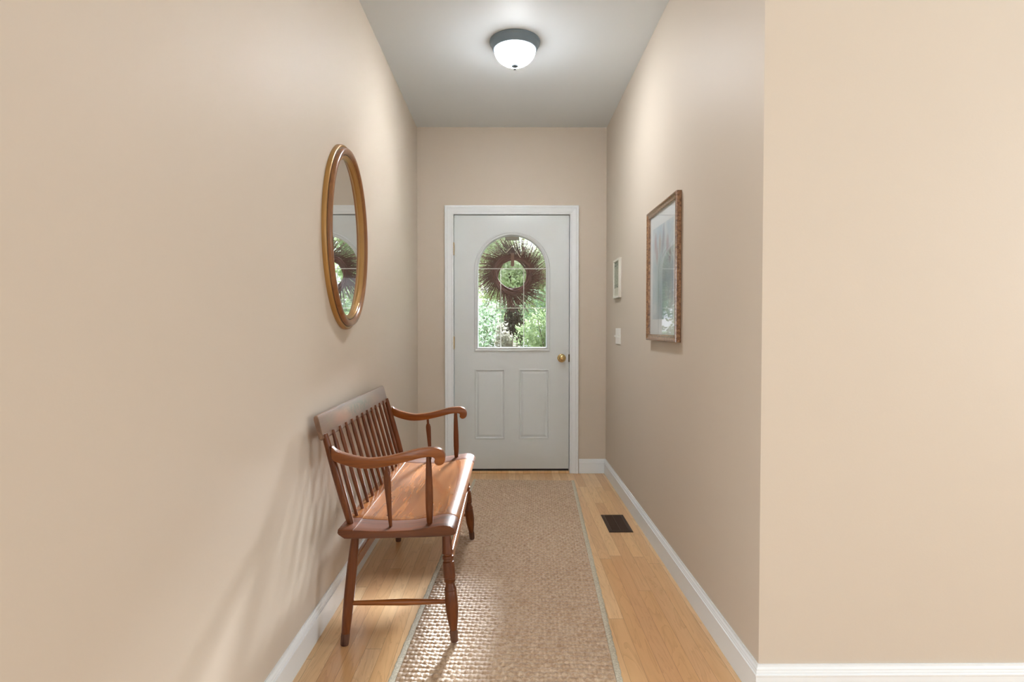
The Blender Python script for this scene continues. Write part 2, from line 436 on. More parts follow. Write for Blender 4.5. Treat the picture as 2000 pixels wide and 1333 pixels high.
for z in (1.631, 1.318): gb.box(AX-AR, gy0, z-gw, AX+AR, gy1, z+gw)
for x in (-.061, .122): gb.box(x-gw, gy0+.0005, AZb, x+gw, gy1-.0005, 1.631)
gb.build('grille', simple('white_grille', (.8,.82,.78,1), .5), door)
MB().box(SX0+.002, D0+.004, .0185, SX1-.002, D1-.004, SZ0).build('gap_shade_strip', M['black'], door)  # black strip paints the shade in the gap under the door
# knob
kx, kz = .423, .919
kb = MB()
turned(kb, (kx, D0, kz), (kx, D0-.062, kz), [(0,.034),(.04,.034),(.09,.032),(.13,.027),(.16,.022),(.2,.013),(.42,.011),(.5,.016),(.58,.023),(.68,.0275),(.8,.0275),(.9,.024),(.965,.018),(.97,.011),(.985,.0095),(.985,.0065),(.96,.005),(.96,.0001)], 32)
kb.build('knob', M['brass'], door, smooth=True, angle=40)
MB().box(OX1-.0125, YB-.0008, kz-.030, OX1-.0030, YB+.004, kz+.030).build('strike_plate', simple('dark_brass', srgb(74,62,40), .4, .8), door)
for hz in (1.155+(642-487)/246, 1.155+(642-670)/246, .255):
    hb = MB(); hx = SX0-.004
    for k in range(5):
        z0 = hz-.0445+k*.0178
        turned(hb, (hx, D0-.006, z0+.0004), (hx, D0-.006, z0+.0174), [(0,.0052),(.04,.0062),(.96,.0062),(1,.0052)], 14)
    turned(hb, (hx, D0-.006, hz+.0445), (hx, D0-.006, hz+.052), [(0,.004),(.3,.006),(.8,.005),(1,.001)], 12)
    turned(hb, (hx, D0-.006, hz-.0445), (hx, D0-.006, hz-.052), [(0,.004),(.3,.006),(.8,.005),(1,.001)], 12)
    hb.box(hx-.0035, D0-.004, hz-.0445, hx+.0035, D0+.003, hz+.0445)
    hb.build('hinge', M['brass'], door, smooth=True, angle=40)

# ------------------------------------------------------------------ ceiling light
def ceiling_light(x, y, label):
    t = base('ceiling_light', (x, y, H), label, 'ceiling light')
    b = MB(); turned(b, (x,y,H), (x,y,H-.047), [(0,.139),(.08,.1405),(.2,.139),(.26,.135),(.45,.132),(.75,.126),(.95,.121),(1,.1195),(.99,.108)], 64)
    b.build('canopy', M['pewter'], t, smooth=True, angle=40)
    b = MB(); pr = []
    for k in range(15):
        a = math.pi/2*k/14; pr.append((.001+math.sin(a)*.999, .1145*math.cos(a)**1.12+.0005))
    turned(b, (x,y,H-.044), (x,y,H-.133), pr, 64)
    b.build('glass_bowl', M['lampglass'], t, smooth=True)
    b = MB(); turned(b, (x,y,H-.126), (x,y,H-.153), [(0,.016),(.1,.0205),(.28,.0205),(.45,.013),(.6,.006),(.72,.0055),(.8,.008),(.92,.008),(1,.002)], 24)
    b.build('finial', simple('dark_pewter_metal', srgb(52,60,66), .5, .2), t, smooth=True)
ceiling_light(.036, 3.15, 'domed flush ceiling light with pewter rim and glowing white glass')
ADDED_LIGHT = (1.9, -.9)  # added lamp out of view, warms the corner and near left walls
lb = base('ceiling_light', (*ADDED_LIGHT, H), 'added unseen flush ceiling light that warms the near walls', 'ceiling light')
b = MB(); turned(b, (*ADDED_LIGHT, H), (*ADDED_LIGHT, H-.04), [(0,.2),(.2,.2),(1,.17)], 48); b.build('canopy', M['pewter'], lb, smooth=True, angle=40)
def warmglass():
    t = NT('lit_warm_glass'); t.set(Base_Color=(.9,.88,.82,1), Roughness=.3, Emission_Color=(1,.86,.68,1), Emission_Strength=9.0); return t.m
b = MB(); turned(b, (*ADDED_LIGHT, H-.038), (*ADDED_LIGHT, H-.15), [(0.0,.168),(.3,.16),(.6,.12),(.85,.07),(1,.004)], 48); b.build('glass_bowl', warmglass(), lb, smooth=True)

# ------------------------------------------------------------------ oval mirror on the left wall
MY, MZ = 2.48, 1.5495
mt = base('oval_mirror', (XL, MY, MZ), 'oval wall mirror in a stepped brown and gold wooden frame', 'mirror')
def ell_path(ra, rb, n=128): return [(MY+ra*math.cos(2*math.pi*k/n), MZ+rb*math.sin(2*math.pi*k/n)) for k in range(n)]
MA, MBz = .240, .338       # inner opening
def ring_part(name, prof, mat):
    rings = sweep_rings(ell_path(MA, MBz), prof, lambda a, b_, h: (XL+h, a, b_), closed=True, nsign=-1)
    v, f = loft(rings, closed_path=True); return mesh(name, v, f, mat, mt, smooth=True, angle=38)
ring_part('outer_moulding', [(.040,.0005),(.060,.0005),(.060,.010),(.0585,.015),(.055,.018),(.050,.0185),(.0475,.017),(.0465,.014),(.040,.014)], M['mirror_gold'])
ring_part('outer_groove', [(.040,.004),(.0480,.004),(.0480,.0175),(.0465,.0190),(.040,.0190)], M['mirror_dark'])
ring_part('frame', [(.018,.004),(.0462,.004),(.0462,.024),(.0450,.030),(.041,.0345),(.034,.036),(.027,.0345),(.022,.030),(.0195,.0245),(.018,.022)], M['mirror_wood'])
ring_part('inner_groove', [(.010,.004),(.0185,.004),(.0185,.0225),(.0150,.0205),(.010,.0205)], M['mirror_dark'])
ring_part('inner_moulding', [(-.002,.0095),(.0148,.0095),(.0148,.0230),(.0135,.0245),(.0115,.0245),(.0098,.0225),(.0088,.0195),(.0075,.0205),(.0055,.0205),(.0035,.0190),(.0015,.0160),(-.002,.0135)], M['mirror_gold'])
ep = ell_path(MA+.003, MBz+.003); n_ = len(ep)
v = [(XL+.008, y, z) for y, z in ep] + [(XL+.0095, y, z) for y, z in ep]
f = [tuple(range(n_)), tuple(range(2*n_-1, n_-1, -1))]+[(k, (k+1)%n_, n_+(k+1)%n_, n_+k) for k in range(n_)]
mesh('mirror_glass', v, f, M['mirror'], mt)

# ------------------------------------------------------------------ framed picture on the right wall
PY0, PY1, PZ0, PZ1 = 2.525, 3.065, 1.092, 1.774
pt = base('framed_picture', (XR, (PY0+PY1)/2, PZ0), 'framed flower watercolour in a speckled brown frame under glass', 'picture')
def speck():
    t = NT('speckled_brown_frame'); c = t.co()
    f1 = t.noise(c, 85, 4, .7); f2 = t.noise(c, 30, 3)
    col = t.ramp(f1, [(.36, srgb(92,58,34)), (.5, srgb(140,98,62)), (.62, srgb(168,130,92))])
    t.set(Base_Color=t.mix(t.math('MULTIPLY', f2, .3), col, srgb(110,74,48)), Roughness=.3, Coat_Weight=1.0, Coat_Roughness=.12); return t.m
fw = .030
rings = sweep_rings([(PY0+fw,PZ0+fw),(PY1-fw,PZ0+fw),(PY1-fw,PZ1-fw),(PY0+fw,PZ1-fw)], [(-.003,.002),(fw,.002),(fw,.022),(fw-.002,.027),(fw-.008,.028),(.014,.0225),(.008,.021),(.006,.022),(.002,.022),(-.002,.019),(-.003,.015)], lambda a, b_, h: (XR-h, a, b_), closed=True, nsign=-1)
v, f = loft(rings, closed_path=True); mesh('frame', v, f, speck(), pt)
def matmat():
    t = NT('pale_blue_mat_board'); t.set(Base_Color=srgb(236,241,242), Roughness=.6); return t.m
MB().box(XR-.0125, PY0+fw-.004, PZ0+fw-.004, XR-.003, PY1-fw+.004, PZ1-fw+.004).build('mat_board', matmat(), pt)
def print_mat():
    t = NT('flower_watercolour_print'); x, y, z = t.sep(t.co())   # local: y along the wall, z up from the frame's base
    c = t.co(); n1 = t.noise(c, 9, 4, .6, .8); n2 = t.noise(t.mapping(c, (1,22,3)), 1, 3, .6, .6)
    col = t.ramp(n1, [(.3, srgb(184,206,220)), (.5, srgb(206,220,226)), (.72, srgb(226,232,234))])
    col = t.mix(t.math('MULTIPLY', t.ell(y, z, 0, .30, .14, .16, .5), t.math('MULTIPLY', n2, .8)), col, srgb(120,158,146))
    col = t.mix(t.math('MULTIPLY', t.ell(y, z, .01, .20, .055, .10, .35), .55), col, srgb(148,172,184))
    for (cy, cz, ra, rb, k) in ((.13,.50,.022,.045,srgb(170,120,130)), (.10,.44,.020,.04,srgb(176,132,136)), (.045,.49,.018,.045,srgb(176,146,128)), (-.02,.52,.018,.05,srgb(120,116,146)), (.0,.47,.016,.04,srgb(138,132,150)), (-.09,.47,.022,.04,srgb(168,128,142)), (-.13,.42,.02,.035,srgb(160,136,140))):
        col = t.mix(t.math('MULTIPLY', t.ell(y, z, cy, cz, ra, rb, .5), .6), col, k)
    col = t.mix(t.math('MULTIPLY', t.ell(y, z, 0, .12, .17, .02, .8), .35), col, srgb(150,166,176))
    t.set(Base_Color=col, Roughness=.6); return t.m
MB().box(XR-.0132, PY0+.085, PZ0+.11, XR-.0125, PY1-.085, PZ1-.10).build('print', print_mat(), pt)
MB().box(XR-.0165, PY0+fw-.003, PZ0+fw-.003, XR-.0145, PY1-fw+.003, PZ1-fw+.003).build('glass_pane', M['glass'], pt)

# small white framed sign
sy0, sy1, sz0, sz1 = 3.87, 4.075, 1.369, 1.643
sg = base('framed_plaque', (XR, (sy0+sy1)/2, sz0), 'small white framed plaque with grey-green printed pattern above the light switch', 'wall plaque')
rings = sweep_rings([(sy0+.016,sz0+.016),(sy1-.016,sz0+.016),(sy1-.016,sz1-.016),(sy0+.016,sz1-.016)], [(-.002,.001),(.016,.001),(.016,.018),(.014,.020),(.002,.019),(-.002,.015)], lambda a, b_, h: (XR-h, a, b_), closed=True, nsign=-1)
v, f = loft(rings, closed_path=True); mesh('frame', v, f, M['white_frame'], sg)
def plaque_mat():
    t = NT('grey_green_lattice_print'); c = t.co(); x, y, z = t.sep(c)
    vr = t.node('ShaderNodeTexVoronoi'); t.put(vr.inputs['Vector'], t.mapping(c, (1,1.3,1))); vr.inputs['Scale'].default_value = 52; vr.feature = 'DISTANCE_TO_EDGE'
    d = vr.outputs['Distance']; n1 = t.noise(c, 60, 3)
    ink = t.math('LESS_THAN', t.math('ADD', d, t.math('MULTIPLY', t.math('SUBTRACT', n1, .5), .35)), .10)
    edge = t.math('GREATER_THAN', t.math('ABSOLUTE', t.math('SUBTRACT', z, .159)), .062)
    k = t.math('MULTIPLY', ink, t.math('ADD', .45, t.math('MULTIPLY', edge, .5)))
    t.set(Base_Color=t.mix(k, srgb(176,180,162), srgb(72,80,72)), Roughness=.55); return t.m
MB().box(XR-.013, sy0+.015, sz0+.072, XR-.002, sy1-.015, sz1-.015).build('patterned_panel', plaque_mat(), sg)
def caption_mat():
    t = NT('caption_scribble_print'); c = t.co(); x, y, z = t.sep(c)
    n1 = t.noise(t.mapping(c, (1,90,260)), 1, 2, .5)
    ink = t.math('GREATER_THAN', n1, .60)
    band = t.ell(y, z, 0, .046, .07, .017, .12)
    t.set(Base_Color=t.mix(t.math('MULTIPLY', t.math('MULTIPLY', ink, band), .6), srgb(202,200,184), srgb(110,112,102)), Roughness=.55); return t.m
MB().box(XR-.013, sy0+.015, sz0+.015, XR-.002, sy1-.015, sz0+.072).build('caption_strip', caption_mat(), sg)

# triple light switch
ly, lz = 3.965, 1.155-(657.5-642)*3.95/1100
ls = base('light_switch', (XR, ly, lz), 'white three-toggle light switch plate below the small plaque', 'light switch')
v, f = [], []
rs = [[(XR-h, y, z) for y, z in ((ly-.082+i, lz-.057+i), (ly+.082-i, lz-.057+i), (ly+.082-i, lz+.057-i), (ly-.082+i, lz+.057-i))] for i, h in ((0,0),(0,.0025),(.003,.0055),(.006,.0062))]
v, f = loft(rs, caps=False); f.append((12,13,14,15)); f.append((3,2,1,0)); mesh('plate', v, f, M['switch'], ls)
for k in (-1, 0, 1):
    y = ly+k*.046
    tb = MB(); tb.add([(XR-.006,y-.005,lz-.011),(XR-.006,y+.005,lz-.011),(XR-.006,y+.005,lz+.009),(XR-.006,y-.005,lz+.009),
                       (XR-.021,y-.0042,lz-.002),(XR-.021,y+.0042,lz-.002),(XR-.021,y+.0042,lz+.006),(XR-.021,y-.0042,lz+.006)],
                      [(0,1,2,3),(4,7,6,5),(0,4,5,1),(1,5,6,2),(2,6,7,3),(3,7,4,0)])
    tb.build('toggle', M['switch'], ls)

# ------------------------------------------------------------------ floor register
gx0, gx1, gy0_, gy1_ = .566, .706, 3.155, 3.455
gx0, gx1, gy0_, gy1_ = .5705, .708, 3.158, 3.453
fr_ = base('floor_register', ((gx0+gx1)/2, (gy0_+gy1_)/2, 0), 'dark bronze floor vent set in the oak beside the right baseboard', 'floor vent')
rings = sweep_rings(rect(gx0+.02, gx1-.02, gy0_+.02, gy1_-.02), [(0,.0008),(.020,.0003),(.019,.0032),(.008,.0055),(.002,.0052),(0,.004)], lambda a, b_, h: (a, b_, h), closed=True, nsign=-1)
v, f = loft(rings, closed_path=True); mesh('frame', v, f, M['dark_metal'], fr_)
MB().box(gx0+.019, gy0_+.019, .0003, gx1-.019, gy1_-.019, .0009).build('damper', M['black'], fr_)
b = MB(); ny = 14
for k in range(ny):
    y = gy0_+.026+k*(gy1_-gy0_-.052)/(ny-1)
    v = [(gx0+.019, y-.004, .0010),(gx1-.019, y-.004, .0010),(gx1-.019, y+.003, .0042),(gx0+.019, y+.003, .0042),
         (gx0+.019, y-.003, .0010),(gx1-.019, y-.003, .0010),(gx1-.019, y+.004, .0042),(gx0+.019, y+.004, .0042)]
    b.add(v, [(0,1,2,3),(4,7,6,5),(0,4,5,1),(3,2,6,7),(0,3,7,4),(1,5,6,2)])
b.box((gx0+gx1)/2-.0015, gy0_+.019, .0042, (gx0+gx1)/2+.0015, gy1_-.019, .0050)
b.build('grille', M['dark_metal'], fr_)

# ------------------------------------------------------------------ woven runner
def rug():
    Wd, Ln = .765, 3.02; bw = .020
    corner = Vector((.497, 4.225)); ang = math.atan2(.051, 1.0)      # far right corner, edge runs towards the camera
    dl = Vector((-math.sin(ang), -math.cos(ang))); dw = Vector((-math.cos(ang), math.sin(ang)))
    P = lambda u, w_, z: (corner.x + dw.x*u + dl.x*w_, corner.y + dw.y*u + dl.y*w_, z)
    t = base('woven_runner_rug', P(Wd/2, Ln/2, 0), 'long tan basket-weave jute runner rug with grey edge binding', 'rug')
    cu, cl = .0145, .0245
    nu, nl = int((Wd-2*bw)/cu), int(Ln/cl)
    cu = (Wd-2*bw)/nu; cl = Ln/nl; su, sl = 5, 10
    U = np.arange(nu*su+1)/su; L = np.arange(nl*sl+1)/sl
    uu, ll = np.meshgrid(U, L, indexing='xy')
    rng = np.random.default_rng(3)
    jit = np.clip(rng.normal(0, 1, (nl+2, nu+2)), -1.6, 1.6)
    # wobble rows so the weave is not perfectly regular
    uw = uu + .08*np.sin(ll*.9+uu*.2)
    lw = ll + .05*np.sin(uu*.31+ll*.31)+.03*np.sin(uu*.53+2.1*ll) + .10*np.cos(np.pi*uw)*np.cos(np.pi*np.floor(ll))
    iu = np.clip(np.floor(uw).astype(int), 0, nu); il = np.clip(np.floor(lw).astype(int), 0, nl)
    fu = uw-np.floor(uw); fl = lw-np.floor(lw)
    over = (iu+il) % 2 == 0
    bulge = np.sin(np.pi*np.clip(fu,0,1))**.30 * np.sin(np.pi*np.clip(fl,0,1))**.55
    bulge2 = (.75+.25*np.sin(np.pi*np.clip(fu,0,1))) * np.sin(np.pi*np.clip(fl,0,1))**.7*(1+.22*np.cos(fl*2*np.pi*3))
    fib = .10*np.sin(uw*2*np.pi*3)
    h = .0035 + np.where(over, (.0068+.0008*jit[il, iu])*bulge*(1+fib*.4), (.0042+.0006*jit[il, iu])*bulge2)
    edge = np.minimum(np.minimum(uu, nu-uu)*cu, np.minimum(ll, nl-ll)*cl)
    h = np.where(edge < 1e-6, 0.0004, h)
    X = corner.x + dw.x*(bw+uu*cu) + dl.x*ll*cl; Y = corner.y + dw.y*(bw+uu*cu) + dl.y*ll*cl
    off = t.location
    co = np.stack([X-off.x, Y-off.y, h], -1).reshape(-1, 3).astype(np.float32)
    a, b_ = uu.shape
    idx = np.arange(a*b_).reshape(a, b_)
    q = np.stack([idx[:-1,:-1], idx[1:,:-1], idx[1:,1:], idx[:-1,1:]], -1).reshape(-1, 4)
    me = bpy.data.meshes.new('woven_field'); me.vertices.add(len(co)); me.vertices.foreach_set('co', co.ravel())
    me.loops.add(q.size); me.loops.foreach_set('vertex_index', q.ravel().astype(np.int32))
    me.polygons.add(len(q)); me.polygons.foreach_set('loop_start', np.arange(0, q.size, 4, dtype=np.int32))
    me.polygons.foreach_set('loop_total', np.full(len(q), 4, dtype=np.int32)); me.update(calc_edges=True)
    me.polygons.foreach_set('use_smooth', [True]*len(q)); me.validate()
    m = NT('jute_weave'); c = m.co()
    n1 = m.noise(m.mapping(c, (420, 60, 60)), 1, 3, .7); n2 = m.noise(c, 75, 2, .6); n3 = m.noise(c, 5, 3)
    col = m.ramp(n2, [(.3, srgb(172,146,118)), (.5, srgb(206,182,154)), (.7, srgb(230,212,188))])
    col = m.mix(m.math('MULTIPLY', n1, .5), col, srgb(126,92,62)); col = m.mix(m.math('MULTIPLY', n3, .25), col, srgb(164,122,80))
    m.set(Base_Color=col, Roughness=.5, Sheen_Weight=.7, Sheen_Roughness=.3, Sheen_Tint=(.95,.96,1,1)); m.b.inputs['Specular IOR Level'].default_value = .5
    m.bump(n1, .25, .0012)
    me.materials.append(m.m)
    o = bpy.data.objects.new('woven_field', me); C.objects.link(o); o.parent = t
    bm_ = NT('grey_cotton_binding'); c = bm_.co(); nn = bm_.noise(c, 160, 3)
    bm_.set(Base_Color=bm_.ramp(nn, [(.35, srgb(176,170,152)), (.65, srgb(210,205,188))]), Roughness=.8); bm_.bump(nn, .4, .001)
    for side in (0, 1):
        rings = []; nseg = 240
        for i in range(nseg+1):
            w_ = Ln*i/nseg; wob = .0012*math.sin(i*1.9)+.0008*math.sin(i*.7)
            prof = [(-.001+wob,.0004),(.001+wob,.0065),(.006,.0088+.0005*math.sin(i*2.3)),(.015,.0088),(.021,.0075),(.023,.0004)]
            rings.append([P(u if side == 0 else Wd-u, w_, z) for u, z in prof])
        v, f = loft(rings); mesh('edge_binding', v, f, bm_.m, t, smooth=True, angle=60)
rug()

# ------------------------------------------------------------------ bench
BC = 2.535
bench = base('bench', (-.40, BC, 0), 'dark brown wooden spindle-back bench with scrolled arms against the left wall', 'bench')
# seat cross-section: x, top z ; bottom handled per column
def seat_z(x, y):
    s = abs(y-BC)/.575
    pts = [(-.600,.446),(-.545,.446),(-.485,.444),(-.419,.4435),(-.344,.447),(-.285,.455),(-.245,.462),(-.225,.4635),(-.205,.4600),(-.190,.4515),(-.183,.441)]
    for (x0, z0), (x1, z1) in zip(pts, pts[1:]):
        if x <= x1+1e-9: z = z0+(z1-z0)*(x-x0)/(x1-x0); break
    dish = .009*max(0, 1-s**3) * max(0, math.sin(math.pi*min(max((x+.545)/.30, 0), 1)))
    return z-dish
def seat_section(y, gap=0):
    xs = [-.598,-.585,-.560,-.5455,-.5445,-.52,-.485,-.45,-.419,-.38,-.344,-.315,-.285,-.265,-.245,-.235,-.225,-.215,-.205,-.197,-.190,-.186,-.183]
    top = []
    for x in xs:
        z = seat_z(x, y) + (.0035 if x <= -.5455 else 0)
        top.append((x, y, z))
    bot = [(-.184,y,.436),(-.190,y,.431),(-.202,y,.427),(-.225,y,.4245),(-.30,y,.4215),(-.42,y,.419),(-.56,y,.4165),(-.575,y,.417),(-.596,y,.431),(-.600,y,.437)]
    return top+bot
def seat_part(name, y0, y1, n, mat):
    ys = [y0, y0+.0015]+[y0+.003+(y1-y0-.006)*k/n for k in range(n+1)]+[y1-.0015, y1]
    rings = []
    for k, y in enumerate(ys):
        r = seat_section(y); ins = {0: .0022, 1: .0006, len(ys)-1: .0022, len(ys)-2: .0006}.get(k, 0)
        if ins:
            cx = sum(p[0] for p in r)/len(r)
            r = [(p[0]+(ins if p[0] < -.59 else (-ins if p[0] > -.19 else 0)), p[1], p[2]+(ins if p[2] < .44 and p[0] < 9 and i >= 23 else -ins)) for i, p in enumerate(r)]
        rings.append(r)
    v, f = loft(rings); return mesh(name, v, f, mat, bench, smooth=True, angle=32)
seat_part('seat', BC-.4425, BC+.4425, 24, M['bench_y'])
seat_part('end_board', BC-.575, BC-.4452, 3, M['bench_x'])
seat_part('end_board', BC+.4452, BC+.575, 3, M['bench_x'])
# legs
LF = [(0,.0135),(.1,.0162),(.235,.0200),(.255,.0205),(.26,.0166),(.272,.0166),(.278,.0205),(.300,.0207),(.305,.0175),(.322,.0178),(.328,.0212),(.44,.0222),(.458,.0222),(.462,.0205),(.474,.0205),(.478,.0218),(.49,.0212),(.505,.0174),(.535,.0178),(.553,.0222),(.568,.0226),(.574,.0210),(.582,.0220),(.65,.0234),(.73,.0232),(.8,.0200),(.87,.0152),(.905,.0128)]
LB = [(0,.0120),(.15,.0150),(.35,.0185),(.6,.0190),(.78,.0180),(.87,.0155),(.905,.0148)]
for sgn in (-1, 1):
    for (xt, xf, zf, prof) in ((-.236, -.197, .0118, LF), (-.570, -.598, .0, LB)):
        p0 = Vector((xt, BC+sgn*.435, .422)); p1 = Vector((xf, BC+sgn*.503, zf))
        b = MB(); turned(b, p0, p1, prof, 28); lg = b.build('leg', M['bench_z'], bench, smooth=True, angle=30)
        b = MB(); r_ = .0146 if prof is LF else .0158
        turned(b, p0, p1, [(.902, r_-.002),(.906, r_),(.96, r_*.98),(.993, r_*.92),(1, r_*.84)], 28); b.build('leg_tip', M['cap'], lg, smooth=True, angle=30)
lerp = lambda a, b_, t: Vector(a)+(Vector(b_)-Vector(a))*t
for sgn in (-1, 1):
    f0 = lerp((-.236, BC+sgn*.435, .422), (-.197, BC+sgn*.503, .0118), .665); b0 = lerp((-.570, BC+sgn*.435, .422), (-.598, BC+sgn*.503, 0), .66)
    d = (f0-b0).normalized()
    b = MB(); turned(b, b0+d*.012, f0-d*.014, [(0,.0078),(.3,.0098),(.55,.0118),(.8,.0098),(1,.0080)], 16); b.build('side_stretcher', M['arm'], bench, smooth=True, angle=30)
for (xt, xf, zf) in ((-.236, -.197, .0118), (-.570, -.598, 0)):
    t_ = .36; x = xt+(xf-xt)*t_; z = .422+(zf-.422)*t_; y = .435+(.503-.435)*t_-.014
    o = MB().box(x-.008, BC-y, z-.021, x+.008, BC+y, z+.021).build('long_stretcher', M['bench_y'], bench); bevel_obj(o, .004, 3)
# back: line from the seat to the crest rail
B0 = Vector((-.572, 0, .447)); B1 = Vector((-.661, 0, .775))
bdir = (B1-B0).normalized(); bn = Vector((bdir.z, 0, -bdir.x))
POST = [(0,.0115),(.04,.0125),(.3,.0150),(.6,.0150),(.85,.0125),(.94,.0118),(1,.0105)]
for sgn in (-1, 1):
    yb = BC+sgn*.505
    b = MB(); turned(b, (B0.x, yb, B0.z), (B1.x-.001, BC+sgn*.510, B1.z), POST, 24); b.build('back_post', M['bench_z'], bench, smooth=True, angle=30)
# arrow spindles: round neck, flattened blade, round foot
SP = [(0,(.0068,.0062)),(.05,(.0072,.0066)),(.20,(.0088,.0070)),(.31,(.0120,.0080)),(.35,(.0128,.0080)),(.55,(.0122,.0074)),(.74,(.0115,.0074)),(.82,(.0122,.0078)),(.85,(.0118,.0078)),(.91,(.0078,.0066)),(1,(.0062,.0058))]
for k in range(11):
    y = BC-.505+1.01*(k+1)/12
    b = MB(); turned(b, (B0.x, y, B0.z), (B1.x, y, B1.z), SP, 16, ax=(1,0,0)); b.build('spindle', M['bench_z'], bench, smooth=True, angle=35)
# crest rail
def crest_mat():
    t = NT('worn_stencilled_crest'); c = t.co(); x, y, z = t.sep(c)
    g = t.noise(t.mapping(c, (30, 2.4, 30)), 1, 5, .6, 1)
    col = t.ramp(g, [(.3, srgb(96,68,50)), (.72, srgb(136,102,78))])  # base colour greyed to carry part of the rail's sheen
    n1 = t.noise(c, 42, 4, .65, .4); n2 = t.noise(c, 16, 3, .6, 1.0)
    zc = .804
    m1 = t.ell(y, z, -.01, zc, .20, .024, .35)
    leaf = t.math('GREATER_THAN', n1, .50)
    col = t.mix(t.math('MULTIPLY', t.math('MULTIPLY', m1, leaf), .9), col, srgb(78,80,54))
    for cy, cc in ((-.30, srgb(168,104,72)), (.30, srgb(160,106,70)), (-.21, srgb(174,118,80)), (.23, srgb(150,120,74))):
        col = t.mix(t.math('MULTIPLY', t.math('MULTIPLY', t.ell(y, z, cy, zc, .07, .024, .5), n2), .7), col, cc)
    for cy in (-.43, .43):
        m = t.ell(y, z, cy, zc, .024, .020, .3); col = t.mix(t.math('MULTIPLY', t.math('MULTIPLY', m, leaf), .5), col, srgb(112,96,60))
    t.set(Base_Color=col, Roughness=.36, Coat_Weight=1.0, Coat_Roughness=.28); return t.m
cf0 = Vector((-.6575, 0, .757)); cf1 = Vector((-.6800, 0, .8455))
cn = Vector((-(cf1-cf0).z, 0, (cf1-cf0).x)).normalized()          # towards the wall
th = .018
prof = []
for a, b_ in ((.0,.25),(.06,.0),(.90,.0),(.965,.10),(1,.35),(1,.65),(.965,.9),(.90,1),(.06,1),(.0,.75)):
    p = cf0+(cf1-cf0)*a+cn*th*b_; prof.append(p)
rings = []
for y, s in ((BC-.532, .88), (BC-.530, .96), (BC-.526, 1), (BC+.526, 1), (BC+.530, .96), (BC+.532, .88)):
    ctr = sum(prof, Vector())/len(prof); rings.append([(ctr+(p-ctr)*s)+Vector((0, y, 0)) for p in prof])
v, f = loft(rings); mesh('crest_rail', v, f, crest_mat(), bench, smooth=True, angle=35)
# arms
AP = [(646,874),(653,879),(668,886),(690,892.5),(710,896.3),(726.5,896.7),(758,892.7),(789.5,884.9),(815.7,878.3),(836.7,875.7),(852.5,875.9),(863,881),(868.7,891),(868.4,902),(864,908.5),(856,911),(850,908.2),(847.6,903),(848.6,898.5),(845,895),(834,894.2),(815.7,897.2),(789.5,904.2),(758,911.6),(731.7,915.8),(702.9,916.4),(676.6,911),(658,904.5),(647,897)]
AP3 = [((x-993)*2.005/1100, 1.155-(y-642)*2.005/1100) for x, y in AP]
out = [(p.x, p.y) for p in smooth_line([Vector(p) for p in AP3], 3)]
for sgn in (-1, 1):
    yc = BC+sgn*.522
    plate([out], yc-.0155, yc+.0155, .005, lambda a, b_, y: (a, y, b_), 'arm', M['arm'], bench)
    # front support and the small arrow support behind it
    b = MB(); yb = BC+sgn*.520
    turned(b, (-.283, yb, .452), (-.287, yb, .698), [(0,.0095),(.04,.0115),(.25,.0140),(.5,.0135),(.8,.0110),(.95,.0088),(1,.0080)], 20)
    b.build('arm_post', M['bench_z'], bench, smooth=True, angle=35)
    b = MB()
    turned(b, (-.424, yb, .443), (-.439, yb, .664), [(0,(.0058,.0058)),(.06,(.0066,.0064)),(.35,(.0095,.0060)),(.72,(.0128,.0052)),(.80,(.0128,.0050)),(.86,(.0100,.0052)),(.885,(.0066,.0054)),(.94,(.0064,.0058)),(1,(.0064,.0058))], 16, ax=(0,1,0))
    b.build('arm_spindle', M['bench_z'], bench, smooth=True, angle=35)

# ------------------------------------------------------------------ wreath on the outside of the door
rnd = random.Random(5)
WX, WY, WZ = .033, 4.566, 1.590
wr = base('wreath', (WX, WY, WZ), 'dark twig wreath hanging outside the arched door glass', 'wreath')
M['twig'] = simple('dark_twigs', srgb(84,50,42), .8, var=.3)
b = MB()
for q in range(12):
    pts = []
    r0 = .122+.034*rnd.random()**1.3; ph = rnd.random()*6.28; yo = (rnd.random()-.5)*.03
    for k in range(41):
        a = 2*math.pi*k/40; r_ = r0+.008*math.sin(3*a+ph)
        pts.append((WX+r_*math.cos(a), WY+yo+.008*math.sin(4*a+ph), WZ+r_*math.sin(a)))
    tube(b, pts, .007, 6)
b.build('ring', M['twig'], wr, smooth=True)
b = MB()
for q in range(540):
    a = rnd.random()*2*math.pi; r0 = .118+.03*rnd.random(); L = .09+.11*rnd.random()
    sw = .45+.5*rnd.random(); yo = (rnd.random()-.5)*.03; ys = (rnd.random()-.4)*.05
    rad = Vector((math.cos(a), 0, math.sin(a))); tan = Vector((-math.sin(a), 0, math.cos(a)))
    pts = []
    for k in range(5):
        s = k/4
        p = Vector((WX, WY+yo, WZ)) + rad*(r0+L*s*(.85)) + tan*(L*sw*(s**.8) - .02) + Vector((0, ys*s*s, .004*math.sin(9*s+q)))
        p.y = max(p.y, 4.531)
        pts.append(p)
    tube(b, pts, .0026, 4, .0009)
    for j in range(7):      # buds / small leaves along the twig
        s = .2+.8*j/6; i = min(3, int(s*4)); p = pts[i].lerp(pts[i+1], s*4-i if s < 1 else 1)
        d = (rad*rnd.uniform(.2,1)+tan*rnd.uniform(-.6,1.2)+Vector((0, rnd.uniform(-.4,.4), 0))).normalized(); u, w_ = frame_axes(d)
        ll = rnd.uniform(.010,.020); ww = ll*.12
        p2 = p+d*ll
        if p2.y < 4.530: continue
        b.add([p, p+d*ll*.5+u*ww, p2, p+d*ll*.5-u*ww, p+d*ll*.5+w_*ww*.7], [(0,1,4),(1,2,4),(2,3,4),(3,0,4),(0,3,2,1)])
b.build('twigs', M['twig'], wr)
